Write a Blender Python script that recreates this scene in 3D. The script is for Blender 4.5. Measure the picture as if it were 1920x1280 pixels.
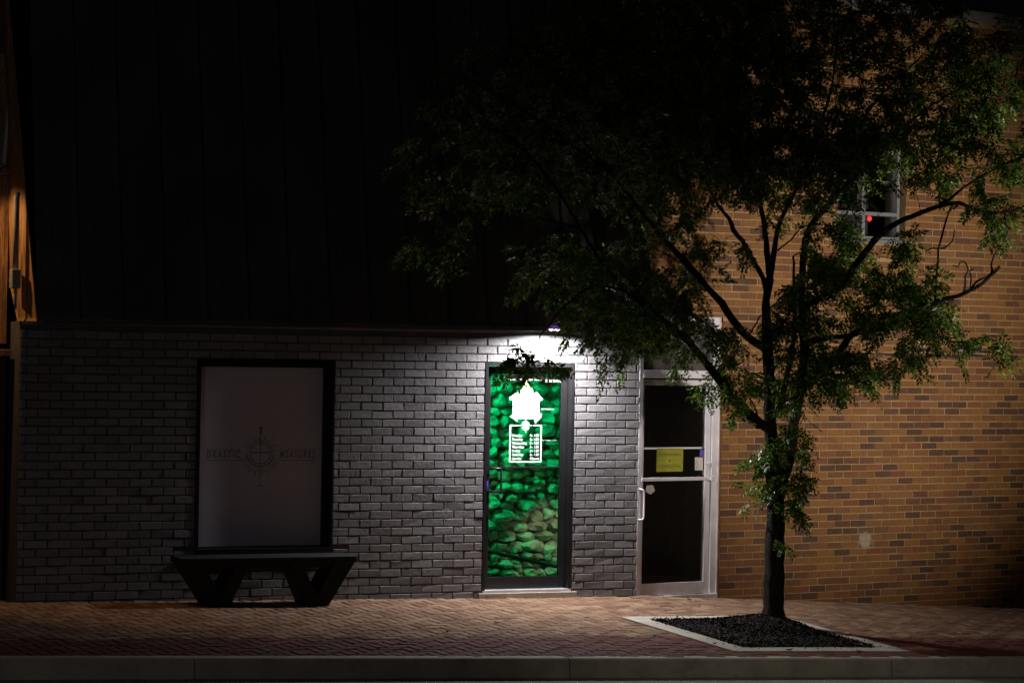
import bpy, math, random
import numpy as np
from mathutils import Vector, Matrix
random.seed(7); rng = np.random.default_rng(7)
for o in list(bpy.data.objects): bpy.data.objects.remove(o)
SC = bpy.context.scene
COL = SC.collection

# ------------------------------------------------------------------ camera
FPX = 4800.0; ROLL = .0175
CAM = np.array([0, 0, 2.4])
cam = bpy.data.cameras.new('camera'); cam.sensor_width = 36; cam.lens = FPX/1920*36
cam.clip_end = 400; cam.clip_start = .1
co = bpy.data.objects.new('camera', cam); COL.objects.link(co)
co.matrix_world = Matrix.Translation((0, 0, 2.4)) @ Matrix.Rotation(-ROLL, 4, 'Y') @ Matrix.Rotation(math.radians(90), 4, 'X')
SC.camera = co
SC.render.resolution_x = 1024; SC.render.resolution_y = 682
# ------------------------------------------------------------------ world, exposure
w = bpy.data.worlds.new('World'); SC.world = w; w.use_nodes = True
bg = w.node_tree.nodes['Background']; bg.inputs[0].default_value = (.35, .36, .55, 1); bg.inputs[1].default_value = .0022
SC.view_settings.view_transform = 'Standard'; SC.view_settings.look = 'None'
SC.view_settings.exposure = 0; SC.view_settings.gamma = 1

RT = np.array([math.cos(ROLL), 0, math.sin(ROLL)]); UP = np.array([-math.sin(ROLL), 0, math.cos(ROLL)]); FW = np.array([0, 1., 0])
def at(px, py, y): return CAM + (FW + RT*(px-960)/FPX - UP*(py-640)/FPX)*y
def proj(p):
    d = np.asarray(p)-CAM; y = d[1]
    return 960+FPX*np.dot(d, RT)/y, 640-FPX*np.dot(d, UP)/y
class Frame:
    def __init__(s, O, deg):
        a = math.radians(deg); s.a = a; s.O = np.array(O, float)
        s.ex = np.array([math.cos(a), math.sin(a), 0]); s.ey = np.array([-math.sin(a), math.cos(a), 0])
    def uz(s, px, py, w=0):
        d = FW + RT*(px-960)/FPX - UP*(py-640)/FPX; O = s.O - s.ey*w
        t = np.dot(O-CAM, s.ey)/np.dot(d, s.ey); p = CAM+d*t-s.O
        return float(np.dot(p, s.ex)), float(p[2])
    def P(s, u, z, w=0): return s.O + s.ex*u - s.ey*w + np.array([0, 0, z])
CORNER = (1.25236, 24.91071, 0)
G = Frame(CORNER, 22.2)      # wall plane of the painted brick building
T = Frame(CORNER, 32.5)      # wall plane of the tan brick building
KW = 3.8
K = Frame(G.O - np.array([-math.sin(math.radians(25)), math.cos(math.radians(25)), 0])*KW, 25)   # kerb face

# ------------------------------------------------------------------ lights
def lamp(name, kind, loc, power, color, radius=.1, rot=None, **kw):
    l = bpy.data.lights.new(name, kind); l.energy = power; l.color = color
    if kind == 'AREA': l.shape = 'DISK'; l.size = radius*2
    else: l.shadow_soft_size = radius
    for k, v in kw.items(): setattr(l, k, v)
    o = bpy.data.objects.new(name, l); COL.objects.link(o); o.location = loc
    if rot is not None: o.rotation_euler = rot
    return o
def aim(o, tgt): o.rotation_euler = (Vector(tgt)-o.location).to_track_quat('-Z', 'Y').to_euler()
LU, LZ = G.uz(1037, 617, .27)
door_light = lamp('door_light', 'AREA', G.P(LU, LZ-.035, .27), 112, (1, .97, 1), .05, (0, 0, 0), spread=math.radians(170))
street_light = lamp('street_light', 'SPOT', (8.3, 18.7, 2.7), 2650, (1, .93, .84), .07, spot_size=math.radians(47), spot_blend=1)
aim(street_light, T.P(2.6, 2.85, 0))
road_light = lamp('road_light', 'SPOT', K.P(-1.2, 6.2, 7.0), 200, (1, .93, .82), .12, spot_size=math.radians(40), spot_blend=1)
aim(road_light, K.P(-.3, -.1, .3))
fill_light = lamp('far_fill_light', 'POINT', (-6, 8.5, 3.8), 140, (1, .96, .98), .6, specular_factor=.15)  # added fill for the ambient level, stands for no particular street lamp
neighbour_light = lamp('neighbour_light', 'SPOT', G.P(-6.9, 3.95, -.06), 75, (1, .55, .22), .04, spot_size=math.radians(78), spot_blend=.6)
aim(neighbour_light, G.P(-6.12, 2.75, -.12))
green_light = lamp('green_room_light', 'POINT', G.P(-1.95, 2.25, -.38), 85, (.0, 1, .30), .06)
pale_light = lamp('pale_room_light', 'SPOT', G.P(-.42, .95, -.30), 9, (1, .93, .62), .05, spot_size=math.radians(62), spot_blend=1)
aim(pale_light, G.P(-.55, .50, -.85))

# ------------------------------------------------------------------ helpers
def link(o, parent=None, **props):
    if o.name not in COL.objects: COL.objects.link(o)
    if parent is not None: o.parent = parent
    for k, v in props.items(): o[k] = v
    return o
def empty(name, fr=None, loc=None, label=None, category=None, group=None):
    o = bpy.data.objects.new(name, None); o.empty_display_size = .2
    if fr is not None: o.location = fr.O; o.rotation_euler = (0, 0, fr.a)
    if loc is not None: o.location = loc
    link(o)
    if label: o['label'] = label; o['category'] = category
    if group: o['group'] = group
    return o
class MB:
    def __init__(s): s.v = []; s.f = []; s.n = 0
    def add(s, V, F):
        s.v.append(np.asarray(V, float)); s.f += [tuple(i+s.n for i in f) for f in F]; s.n += len(V)
    def box(s, u0, u1, w0, w1, z0, z1, M=None):      # local coordinates: u along, w outwards, z up
        V = np.array([(u, -w, z) for z in (z0, z1) for w in (w0, w1) for u in (u0, u1)])
        if M is not None: V = V@M.T
        s.add(V, [(0, 1, 3, 2)[::-1] if False else (0, 2, 3, 1)[::-1], (4, 5, 7, 6)[::-1], (0, 1, 5, 4)[::-1], (2, 6, 7, 3)[::-1], (0, 4, 6, 2)[::-1], (1, 3, 7, 5)[::-1]])
    def prism(s, pts, w0, w1):                        # polygon in (u, z), extruded from w0 to w1
        n = len(pts); V = [(u, -w0, z) for u, z in pts]+[(u, -w1, z) for u, z in pts]
        F = [tuple(range(n)), tuple(range(2*n-1, n-1, -1))]+[(i, (i+1) % n, (i+1) % n+n, i+n) for i in range(n)]
        s.add(V, F)
    def tube(s, pts, rad, sides=8, cap=True):
        pts = [np.asarray(p, float) for p in pts]; n = len(pts)
        if np.isscalar(rad): rad = [rad]*n
        V = []; F = []; prev = None
        for i, p in enumerate(pts):
            t = pts[min(i+1, n-1)]-pts[max(i-1, 0)]; t = t/(np.linalg.norm(t)+1e-9)
            if prev is None: a = np.cross(t, (0.3, .2, 1) if abs(t[2]) < .9 else (1, 0, 0))
            else: a = prev-t*np.dot(prev, t)
            a = a/(np.linalg.norm(a)+1e-9); b = np.cross(t, a); prev = a
            for k in range(sides):
                q = 2*math.pi*k/sides; V.append(p+(a*math.cos(q)+b*math.sin(q))*rad[i])
        for i in range(n-1):
            for k in range(sides):
                k2 = (k+1) % sides; F.append((i*sides+k, i*sides+k2, (i+1)*sides+k2, (i+1)*sides+k))
        if cap: F.append(tuple(range(sides))[::-1]); F.append(tuple((n-1)*sides+k for k in range(sides)))
        s.add(V, F)
    def build(s, name, mat, parent=None, smooth=False, bevel=0, fix=True, **props):
        me = bpy.data.meshes.new(name); V = np.concatenate(s.v) if s.v else np.zeros((0, 3))
        me.from_pydata(V.tolist(), [], s.f); me.update()
        if fix:
            import bmesh
            bm = bmesh.new(); bm.from_mesh(me); bmesh.ops.recalc_face_normals(bm, faces=bm.faces); bm.to_mesh(me); bm.free()
        if smooth: me.polygons.foreach_set('use_smooth', [True]*len(me.polygons))
        me.materials.append(mat)
        o = bpy.data.objects.new(name, me); link(o, parent, **props)
        if bevel:
            m = o.modifiers.new('bevel', 'BEVEL'); m.width = bevel; m.segments = 2; m.limit_method = 'ANGLE'
        return o
def quads(name, V, nper, mat, parent=None, **props):   # fast: V (n*nper,3), faces of nper consecutive vertices
    me = bpy.data.meshes.new(name); n = len(V); nf = n//nper
    me.vertices.add(n); me.vertices.foreach_set('co', np.asarray(V, np.float32).ravel())
    me.loops.add(n); me.loops.foreach_set('vertex_index', np.arange(n, dtype=np.int32))
    me.polygons.add(nf); me.polygons.foreach_set('loop_start', np.arange(0, n, nper, dtype=np.int32)); me.polygons.foreach_set('loop_total', np.full(nf, nper, np.int32))
    me.update(calc_edges=True); me.validate()
    me.materials.append(mat); o = bpy.data.objects.new(name, me); return link(o, parent, **props)

# ------------------------------------------------------------------ materials
def new_mat(name):
    m = bpy.data.materials.new(name); m.use_nodes = True; nt = m.node_tree
    return m, nt, nt.nodes['Principled BSDF']
def N(nt, t, **kw):
    n = nt.nodes.new(t)
    for k, v in kw.items():
        if k in n.inputs.keys() if isinstance(k, str) else False: n.inputs[k].default_value = v
        else: setattr(n, k, v)
    return n
def noise(nt, scale, detail=4, rough=.55, vec=None):
    n = nt.nodes.new('ShaderNodeTexNoise'); n.inputs['Scale'].default_value = scale; n.inputs['Detail'].default_value = detail; n.inputs['Roughness'].default_value = rough
    if vec is None:
        tc = nt.nodes.new('ShaderNodeTexCoord'); vec = tc.outputs['Object']
    nt.links.new(vec, n.inputs['Vector']); return n
def ramp(nt, src, stops):
    r = nt.nodes.new('ShaderNodeValToRGB'); e = r.color_ramp.elements
    while len(e) < len(stops): e.new(.5)
    for el, (p, c) in zip(e, stops):
        el.position = p; el.color = (c[0], c[1], c[2], 1) if not np.isscalar(c) else (c, c, c, 1)
    nt.links.new(src, r.inputs[0]); return r
def mix(nt, fac, a, b, mode='MIX'):
    m = nt.nodes.new('ShaderNodeMix'); m.data_type = 'RGBA'; m.blend_type = mode
    for inp, x in ((m.inputs[0], fac), (m.inputs[6], a), (m.inputs[7], b)):
        if hasattr(x, 'links') or hasattr(x, 'is_linked'): nt.links.new(x, inp)
        elif np.isscalar(x): inp.default_value = x
        else: inp.default_value = (*x, 1)
    return m.outputs[2]
def bump(nt, bs, src, strength=.4, dist=.01):
    b = nt.nodes.new('ShaderNodeBump'); b.inputs['Strength'].default_value = strength; b.inputs['Distance'].default_value = dist
    nt.links.new(src, b.inputs['Height']); nt.links.new(b.outputs[0], bs.inputs['Normal']); return b
def mat(name, col, rough=.6, var=.25, scale=8, bstr=.2, bscale=60, bdist=.003, metal=0, spec=.5):
    m, nt, bs = new_mat(name)
    n = noise(nt, scale); c0 = tuple(x*(1-var) for x in col); c1 = tuple(min(1, x*(1+var)) for x in col)
    r = ramp(nt, n.outputs['Fac'], [(.3, c0), (.7, c1)]); nt.links.new(r.outputs[0], bs.inputs['Base Color'])
    bs.inputs['Roughness'].default_value = rough; bs.inputs['Metallic'].default_value = metal; bs.inputs['Specular IOR Level'].default_value = spec
    if bstr: bump(nt, bs, noise(nt, bscale, 5).outputs['Fac'], bstr, bdist)
    return m
def glass_mat(name, tint=(1, 1, 1), refl=.08, rough=.02):
    m, nt, bs = new_mat(name); out = nt.nodes['Material Output']
    tr = nt.nodes.new('ShaderNodeBsdfTransparent'); tr.inputs[0].default_value = (*tint, 1)
    gl = nt.nodes.new('ShaderNodeBsdfGlossy'); gl.inputs['Roughness'].default_value = rough
    fr = nt.nodes.new('ShaderNodeFresnel'); fr.inputs[0].default_value = 1.45
    mx = nt.nodes.new('ShaderNodeMixShader'); nt.links.new(fr.outputs[0], mx.inputs[0]); nt.links.new(tr.outputs[0], mx.inputs[1]); nt.links.new(gl.outputs[0], mx.inputs[2])
    nt.links.new(mx.outputs[0], out.inputs[0]); return m
def emis(name, col, strength):
    m, nt, bs = new_mat(name); bs.inputs['Base Color'].default_value = (*[min(1, c) for c in col], 1)
    bs.inputs['Emission Color'].default_value = (*col, 1); bs.inputs['Emission Strength'].default_value = strength; return m

def painted_brick():
    m, nt, bs = new_mat('grey_painted_brick'); geo = nt.nodes.new('ShaderNodeNewGeometry')
    big = noise(nt, 2.2, 3); fine = noise(nt, 95, 6, .7); mid = noise(nt, 28, 4, .6)
    c = ramp(nt, geo.outputs['Random Per Island'], [(0, (.13, .125, .13)), (.5, (.175, .17, .173)), (1, (.21, .20, .203))])
    c2 = mix(nt, ramp(nt, big.outputs['Fac'], [(.4, 0.), (.75, .45)]).outputs[0], c.outputs[0], (.15, .135, .13))
    chip = ramp(nt, mid.outputs['Fac'], [(.70, 0.), (.74, .8)])
    c3 = mix(nt, chip.outputs[0], c2, (.30, .24, .22)); nt.links.new(c3, bs.inputs['Base Color'])
    rr_ = ramp(nt, noise(nt, 14, 4).outputs['Fac'], [(.35, .48), (.65, .8)]); nt.links.new(rr_.outputs[0], bs.inputs['Roughness'])
    a = nt.nodes.new('ShaderNodeMath'); a.operation = 'MULTIPLY_ADD'; a.inputs[1].default_value = .5
    nt.links.new(fine.outputs['Fac'], a.inputs[0]); nt.links.new(mid.outputs['Fac'], a.inputs[2])
    bump(nt, bs, a.outputs[0], .9, .006); return m
def tan_brick():
    m, nt, bs = new_mat('tan_brick'); geo = nt.nodes.new('ShaderNodeNewGeometry')
    st = [(0, (.045, .022, .018)), (.17, (.075, .031, .020)), (.27, (.13, .048, .022)), (.40, (.18, .067, .021)), (.55, (.22, .088, .021)), (.78, (.26, .111, .025)), (.93, (.21, .074, .026)), (1, (.20, .050, .024))]
    tcz = nt.nodes.new('ShaderNodeTexCoord'); sx = nt.nodes.new('ShaderNodeSeparateXYZ'); nt.links.new(tcz.outputs['Object'], sx.inputs[0])
    zr_ = nt.nodes.new('ShaderNodeMapRange'); zr_.inputs[1].default_value = 1.9; zr_.inputs[2].default_value = 2.3; zr_.inputs[3].default_value = 0; zr_.inputs[4].default_value = .24; nt.links.new(sx.outputs[2], zr_.inputs[0])
    mx_ = nt.nodes.new('ShaderNodeMix'); mx_.inputs[3].default_value = .66; nt.links.new(zr_.outputs[0], mx_.inputs[0]); nt.links.new(geo.outputs['Random Per Island'], mx_.inputs[2])
    c = ramp(nt, mx_.outputs[0], st); c.color_ramp.interpolation = 'LINEAR'
    n = noise(nt, 35, 5, .65); big = noise(nt, 1.1, 3)
    c2 = mix(nt, .22, c.outputs[0], ramp(nt, n.outputs['Fac'], [(.3, (.06, .03, .02)), (.7, (.38, .18, .055))]).outputs[0])
    c3 = mix(nt, ramp(nt, big.outputs['Fac'], [(.45, 0.), (.75, .35)]).outputs[0], c2, (.13, .075, .05))
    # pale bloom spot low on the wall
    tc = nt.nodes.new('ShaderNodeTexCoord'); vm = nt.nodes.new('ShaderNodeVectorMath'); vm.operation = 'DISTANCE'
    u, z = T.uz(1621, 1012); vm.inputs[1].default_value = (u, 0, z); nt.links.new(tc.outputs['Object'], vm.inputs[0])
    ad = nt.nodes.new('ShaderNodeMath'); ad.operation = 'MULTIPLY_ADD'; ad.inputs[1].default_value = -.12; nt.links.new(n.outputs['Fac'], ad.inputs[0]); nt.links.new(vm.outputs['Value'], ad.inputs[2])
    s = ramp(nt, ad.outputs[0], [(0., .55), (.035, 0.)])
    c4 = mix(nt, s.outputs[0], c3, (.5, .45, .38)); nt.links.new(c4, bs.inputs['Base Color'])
    bs.inputs['Roughness'].default_value = .75; bs.inputs['Specular IOR Level'].default_value = .3
    bump(nt, bs, noise(nt, 70, 6, .7).outputs['Fac'], .6, .004); return m
def paver_mat():
    m, nt, bs = new_mat('clay_paver'); geo = nt.nodes.new('ShaderNodeNewGeometry'); at_ = nt.nodes.new('ShaderNodeAttribute'); at_.attribute_name = 'band'
    a = ramp(nt, geo.outputs['Random Per Island'], [(0, (.17, .098, .062)), (.5, (.27, .155, .093)), (1, (.33, .228, .14))])
    b = ramp(nt, geo.outputs['Random Per Island'], [(0, (.10, .026, .021)), (.5, (.15, .042, .032)), (1, (.17, .065, .048))])
    c = mix(nt, at_.outputs['Fac'], a.outputs[0], b.outputs[0])
    n = noise(nt, 2.5, 4); c2 = mix(nt, ramp(nt, n.outputs['Fac'], [(.4, 0.), (.7, .4)]).outputs[0], c, (.13, .09, .07))
    nt.links.new(c2, bs.inputs['Base Color']); bs.inputs['Roughness'].default_value = .85; bs.inputs['Specular IOR Level'].default_value = .2
    bump(nt, bs, noise(nt, 120, 5, .7).outputs['Fac'], .5, .003); return m
def leaf_mat():
    m, nt, bs = new_mat('locust_leaf'); out = nt.nodes['Material Output']; geo = nt.nodes.new('ShaderNodeNewGeometry')
    n = noise(nt, 1.6, 3)
    a = ramp(nt, geo.outputs['Random Per Island'], [(0, (.016, .042, .005)), (.5, (.060, .125, .014)), (1, (.24, .34, .06))])
    nt.links.new(a.outputs[0], bs.inputs['Base Color']); bs.inputs['Roughness'].default_value = .38; bs.inputs['Specular IOR Level'].default_value = .8
    tr = nt.nodes.new('ShaderNodeBsdfTranslucent'); nt.links.new(mix(nt, 1., a.outputs[0], (1.5, 1.9, .8), 'MULTIPLY'), tr.inputs[0])
    mx = nt.nodes.new('ShaderNodeMixShader'); mx.inputs[0].default_value = .3; nt.links.new(bs.outputs[0], mx.inputs[1]); nt.links.new(tr.outputs[0], mx.inputs[2]); nt.links.new(mx.outputs[0], out.inputs[0]); return m
def bark_mat():
    m, nt, bs = new_mat('bark'); tc = nt.nodes.new('ShaderNodeTexCoord'); mp = nt.nodes.new('ShaderNodeMapping'); mp.inputs['Scale'].default_value = (1, 1, .22); nt.links.new(tc.outputs['Object'], mp.inputs[0])
    n = noise(nt, 45, 6, .7, mp.outputs[0]); r = ramp(nt, n.outputs['Fac'], [(.35, (.006, .005, .004)), (.65, (.055, .044, .038))])
    nt.links.new(r.outputs[0], bs.inputs['Base Color']); bs.inputs['Roughness'].default_value = .9; bs.inputs['Specular IOR Level'].default_value = .15; bump(nt, bs, n.outputs['Fac'], 1, .035); return m
def concrete(name, col, crack=True):
    m, nt, bs = new_mat(name); a = noise(nt, 3.5, 5, .65); b = noise(nt, 90, 4, .7); s = noise(nt, 11, 4)
    r = ramp(nt, a.outputs['Fac'], [(.3, tuple(x*.72 for x in col)), (.7, tuple(x*1.15 for x in col))])
    c = mix(nt, ramp(nt, b.outputs['Fac'], [(.35, .35), (.55, 0.)]).outputs[0], r.outputs[0], tuple(x*.5 for x in col))
    c = mix(nt, ramp(nt, s.outputs['Fac'], [(.62, 0.), (.72, .5)]).outputs[0], c, tuple(x*.45 for x in col))
    nt.links.new(c, bs.inputs['Base Color']); bs.inputs['Roughness'].default_value = .85; bump(nt, bs, b.outputs['Fac'], .5, .003); return m
def wood_mat(name, c0, c1, rough=.6):
    m, nt, bs = new_mat(name); tc = nt.nodes.new('ShaderNodeTexCoord'); mp = nt.nodes.new('ShaderNodeMapping'); mp.inputs['Scale'].default_value = (9, 9, .9); nt.links.new(tc.outputs['Object'], mp.inputs[0])
    n = noise(nt, 4, 6, .65, mp.outputs[0]); n.inputs['Distortion'].default_value = 1.2
    r = ramp(nt, n.outputs['Fac'], [(.32, c0), (.68, c1)]); nt.links.new(r.outputs[0], bs.inputs['Base Color']); bs.inputs['Roughness'].default_value = rough; bump(nt, bs, n.outputs['Fac'], .5, .006); return m

M = dict(
    pbrick=painted_brick(), pmortar=mat('grey_painted_mortar', (.085, .083, .085), .7, .2), tbrick=tan_brick(), tmortar=mat('tan_mortar', (.34, .225, .105), .85, .25, 5, .4, 120),
    blackmetal=mat('black_aluminium', (.012, .012, .013), .35, .2, 5, .05), mansard=mat('black_roof_metal', (.075, .070, .067), .42, .3, 1.2, .15, 25),
    drip=mat('grey_trim', (.34, .33, .33), .4, .15), alum=mat('brushed_aluminium', (.64, .60, .62), .42, .12, 6, .15, 90, .001, .25),
    glass=glass_mat('clear_glass'), vinyl=mat('frosted_vinyl', (.50, .46, .53), .42, .07, 1.6, 0), ink=mat('dark_vinyl_ink', (.17, .155, .18), .5, .1, 5, 0),
    white=mat('white_vinyl', (.86, .9, .86), .5, .03, 5, 0), flame=mat('pale_yellow_vinyl', (.80, .92, .30), .5, .08, 9, 0), black=mat('matte_black', (.01, .01, .01), .7, .1),
    stone=mat('rough_limestone', (.42, .42, .36), .85, .45, 7, .9, 30, .02), dark=mat('dark_interior', (.02, .02, .02), .9, .2),
    beige=mat('beige_plaster', (.34, .29, .22), .85, .15), bench=mat('black_stained_wood', (.004, .0037, .0037), .75, .4, 14, .4, 40), paver=paver_mat(), sand=mat('joint_sand', (.05, .035, .028), .95, .3, 30),
    kerb=concrete('kerb_concrete', (.52, .45, .35)), pit=concrete('pit_concrete', (.50, .46, .38)), asphalt=concrete('asphalt', (.05, .05, .052)), gutter=concrete('gutter_concrete', (.30, .28, .24)),
    leaf=leaf_mat(), bark=bark_mat(), mulch=mat('bark_mulch', (.008, .006, .004), .9, .6, 60), mulch_chip=None, yellow=mat('yellow_sign_plastic', (.36, .34, .04), .22, .2, 7, .1),
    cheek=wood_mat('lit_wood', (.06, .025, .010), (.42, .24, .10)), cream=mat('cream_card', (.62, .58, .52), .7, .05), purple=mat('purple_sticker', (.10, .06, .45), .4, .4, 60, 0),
    whiteframe=mat('white_window_paint', (.18, .18, .175), .5, .12, 12), coping=concrete('coping_concrete', (.24, .21, .19)), red=emis('red_reflection_glow', (1, .03, .03), 1.2),
    lens=emis('lamp_lens', (1, .93, 1), 9), domep=emis('purple_dome', (.32, .12, .75), .3), dryleaf=mat('dry_leaf', (.055, .03, .015), .7, .3, 40), cutwood=mat('cut_wood', (.42, .34, .24), .7, .2, 40), pipe=mat('grey_conduit', (.28, .26, .24), .35, .2), stone_step=concrete('stone_step', (.42, .36, .28)))
def chip_mat():
    m, nt, bs = new_mat('mulch_chips'); geo = nt.nodes.new('ShaderNodeNewGeometry')
    r = ramp(nt, geo.outputs['Random Per Island'], [(0, (.004, .003, .003)), (.85, (.014, .009, .006)), (.98, (.03, .018, .01)), (1, (.18, .11, .06))]); nt.links.new(r.outputs[0], bs.inputs['Base Color']); bs.inputs['Roughness'].default_value = .75; bs.inputs['Specular IOR Level'].default_value = .05; return m
M['mulch_chip'] = chip_mat()

# ------------------------------------------------------------------ ground
zk0 = K.uz(0, 1234)[1]; uk0 = K.uz(0, 1234)[0]; uk1, zk1 = K.uz(1920, 1234)
def kerb_z(u): return zk0+(zk1-zk0)*(np.clip(u, -14, 7)-uk0)/(uk1-uk0)
def base_zG(u): return -.054+(-.0125)*u
def base_zT(u): return -.040-.0672*np.clip(u, -1, 8)
def to_k(p):
    d = np.asarray(p)[:2]-K.O[:2]; return float(d@K.ex[:2]), float(d@K.ey[:2])   # along, inwards from the kerb
def wall_at(k):      # depth from the kerb to the wall polyline and base height there
    O = K.O+K.ex*k
    best = None
    for F, bz, lo, hi in ((G, base_zG, -99, 0), (T, base_zT, 0, 99)):
        den = np.dot(K.ey, F.ey); t = np.dot(F.O-O, F.ey)/den; u = np.dot(O+K.ey*t-F.O, F.ex)
        if lo <= u <= hi+1e-6: best = (t, bz(u))
    return best if best else (3.8, -.05)
def ground_z(p):
    k, d = to_k(p); D, zb = wall_at(k); zk = kerb_z(k); return zk+(zb-zk)*min(max(d/D, -.2), 1.4)
def on_ground(px, py):
    lo, hi = 15., 35.
    for _ in range(50):
        m_ = (lo+hi)/2; p = at(px, py, m_)
        if p[2] > ground_z(p): lo = m_
        else: hi = m_
    return at(px, py, (lo+hi)/2)
# base sheet (sand bed) under pavers and everything, to the horizon
mb = MB(); ks = np.linspace(-14, 9, 47); ds = [0.02, 1, 2, 3, 4, 6.0]
V = []
for k in ks:
    for d in ds:
        p = K.O+K.ex*k+K.ey*d; V.append((p[0], p[1], ground_z(p)-.055))
nd = len(ds); F = [(i*nd+j, (i+1)*nd+j, (i+1)*nd+j+1, i*nd+j+1) for i in range(len(ks)-1) for j in range(nd-1)]
mb.add(V, F); mb.build('sidewalk_bed', M['sand'], kind='structure')
# pavers, 90 degree herringbone
def pavers():
    W = .1; g = .0048; ch = .007; V = []; band = []
    pc = PITC
    for x in range(-112, 76):
        for y in range(-2, 44):
            m_ = (x-y) % 4
            if m_ == 0: a0, a1, b0, b1 = x*W, (x+2)*W, y*W, (y+1)*W
            elif m_ == 3: a0, a1, b0, b1 = x*W, (x+1)*W, y*W, (y+2)*W
            else: continue
            b0 += .15; b1 += .15
            ka, db = (a0+a1)/2, (b0+b1)/2
            if db < .09: continue
            D, _z = wall_at(ka)
            if db > D+.05: continue
            p = K.O+K.ex*ka+K.ey*db
            q = np.array([np.dot(p[:2]-pc[0][:2], PN[0]), np.dot(p[:2]-pc[0][:2], PN[1])])
            if .05 < q[0] < PL[0]-.05 and .05 < q[1] < PL[1]-.05: continue
            dz = rng.normal(0, .0016); tx, ty = rng.normal(0, .006, 2)
            zc = ground_z(p)+dz
            zu = (ground_z(p+K.ex*.1)-ground_z(p-K.ex*.1))/.2+tx; zd = (ground_z(p+K.ey*.1)-ground_z(p-K.ey*.1))/.2+ty
            def pt(a, b, dep):
                q = K.O+K.ex*a+K.ey*b; return (q[0], q[1], zc+(a-ka)*zu+(b-db)*zd-dep)
            o_ = [pt(a0+g, b0+g, ch), pt(a1-g, b0+g, ch), pt(a1-g, b1-g, ch), pt(a0+g, b1-g, ch)]
            i_ = [pt(a0+g+ch, b0+g+ch, 0), pt(a1-g-ch, b0+g+ch, 0), pt(a1-g-ch, b1-g-ch, 0), pt(a0+g+ch, b1-g-ch, 0)]
            l_ = [pt(a0+g, b0+g, .05), pt(a1-g, b0+g, .05), pt(a1-g, b1-g, .05), pt(a0+g, b1-g, .05)]
            V.append(o_+i_+l_); band.append(1.0 if db < RB+rng.normal(0, .02) else rng.choice([0, 0, 0, .12]))
    V = np.array(V); nb = len(V); base = [(4, 5, 6, 7)]+[(i, (i+1) % 4, (i+1) % 4+4, i+4) for i in range(4)]+[(i+8, (i+1) % 4+8, (i+1) % 4, i) for i in range(4)]
    F = (np.array(base)[None]+(np.arange(nb)*12)[:, None, None]).reshape(-1, 4)
    me = bpy.data.meshes.new('sidewalk'); me.from_pydata(V.reshape(-1, 3).tolist(), [], F.tolist()); me.update()
    a = me.attributes.new('band', 'FLOAT', 'POINT'); a.data.foreach_set('value', np.repeat(np.array(band, np.float32), 12))
    me.materials.append(M['paver']); o = bpy.data.objects.new('sidewalk', me); link(o, kind='structure')
# tree pit outline
PITC = [on_ground(1385, 1223), on_ground(1692, 1221), on_ground(1478, 1157), on_ground(1168, 1160)]
_e = PITC[1]-PITC[0]; _e2 = PITC[3]-PITC[0]
PL = [float(np.linalg.norm(_e[:2])), float(np.linalg.norm(_e2[:2]))]
ax = K.ex[:2]; ay = K.ey[:2]; PN = [ax, ay]
c_ = sum(PITC)/4; PL = [(np.dot((PITC[1]-PITC[0])[:2], ax)+np.dot((PITC[2]-PITC[3])[:2], ax))/2, (np.dot((PITC[3]-PITC[0])[:2], ay)+np.dot((PITC[2]-PITC[1])[:2], ay))/2]
PITC[0] = np.array([*(c_[:2]-ax*PL[0]/2-ay*PL[1]/2), 0])
print('pit size', PL, 'pit dist from kerb', to_k(PITC[0]))
RB = to_k(on_ground(900, 1193))[1]; print('red band', RB)
pavers()
# concrete kerb in lengths with joints
joints = [K.uz(x, 1250)[0] for x in (365, 1068, 1672)]; stepj = (joints[2]-joints[0])/2
js = [joints[0]-2*stepj, joints[0]-stepj]+joints+[joints[2]+stepj, joints[2]+2*stepj]
mb = MB(); prof = [(0.155, -.30), (.155, .003), (.03, .004), (.012, -.004), (.003, -.018), (-.012, -.155), (-.012, -.30)]
for a, b in zip(js[:-1], js[1:]):
    n = 8; us = np.linspace(a+.004, b-.004, n); V = []
    for u in us:
        for d, z in prof:
            p = K.O+K.ex*u+K.ey*d; V.append((p[0], p[1], kerb_z(u)+z))
    m_ = len(prof); F = [(i*m_+j, i*m_+j+1, (i+1)*m_+j+1, (i+1)*m_+j) for i in range(n-1) for j in range(m_-1)]
    F += [tuple(range(m_)), tuple((n-1)*m_+j for j in range(m_))[::-1]]; mb.add(V, F)
mb.build('kerb', M['kerb'], kind='structure')
def strip(name, d0, d1, z0, z1, mat_, u0=-14, u1=9, n=24):
    mb = MB(); V = []; us = np.linspace(u0, u1, n)
    for u in us:
        for d, z in ((d0, z0), (d1, z1)):
            p = K.O+K.ex*u+K.ey*d; V.append((p[0], p[1], kerb_z(u)+z))
    mb.add(V, [(2*i, 2*i+2, 2*i+3, 2*i+1) for i in range(n-1)]); mb.build(name, mat_, kind='structure')
strip('gutter', -.42, -.005, -.158, -.150, M['gutter'])
strip('road', -90, -.40, -.60, -.165, M['asphalt'], -60, 60, 40)

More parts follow.
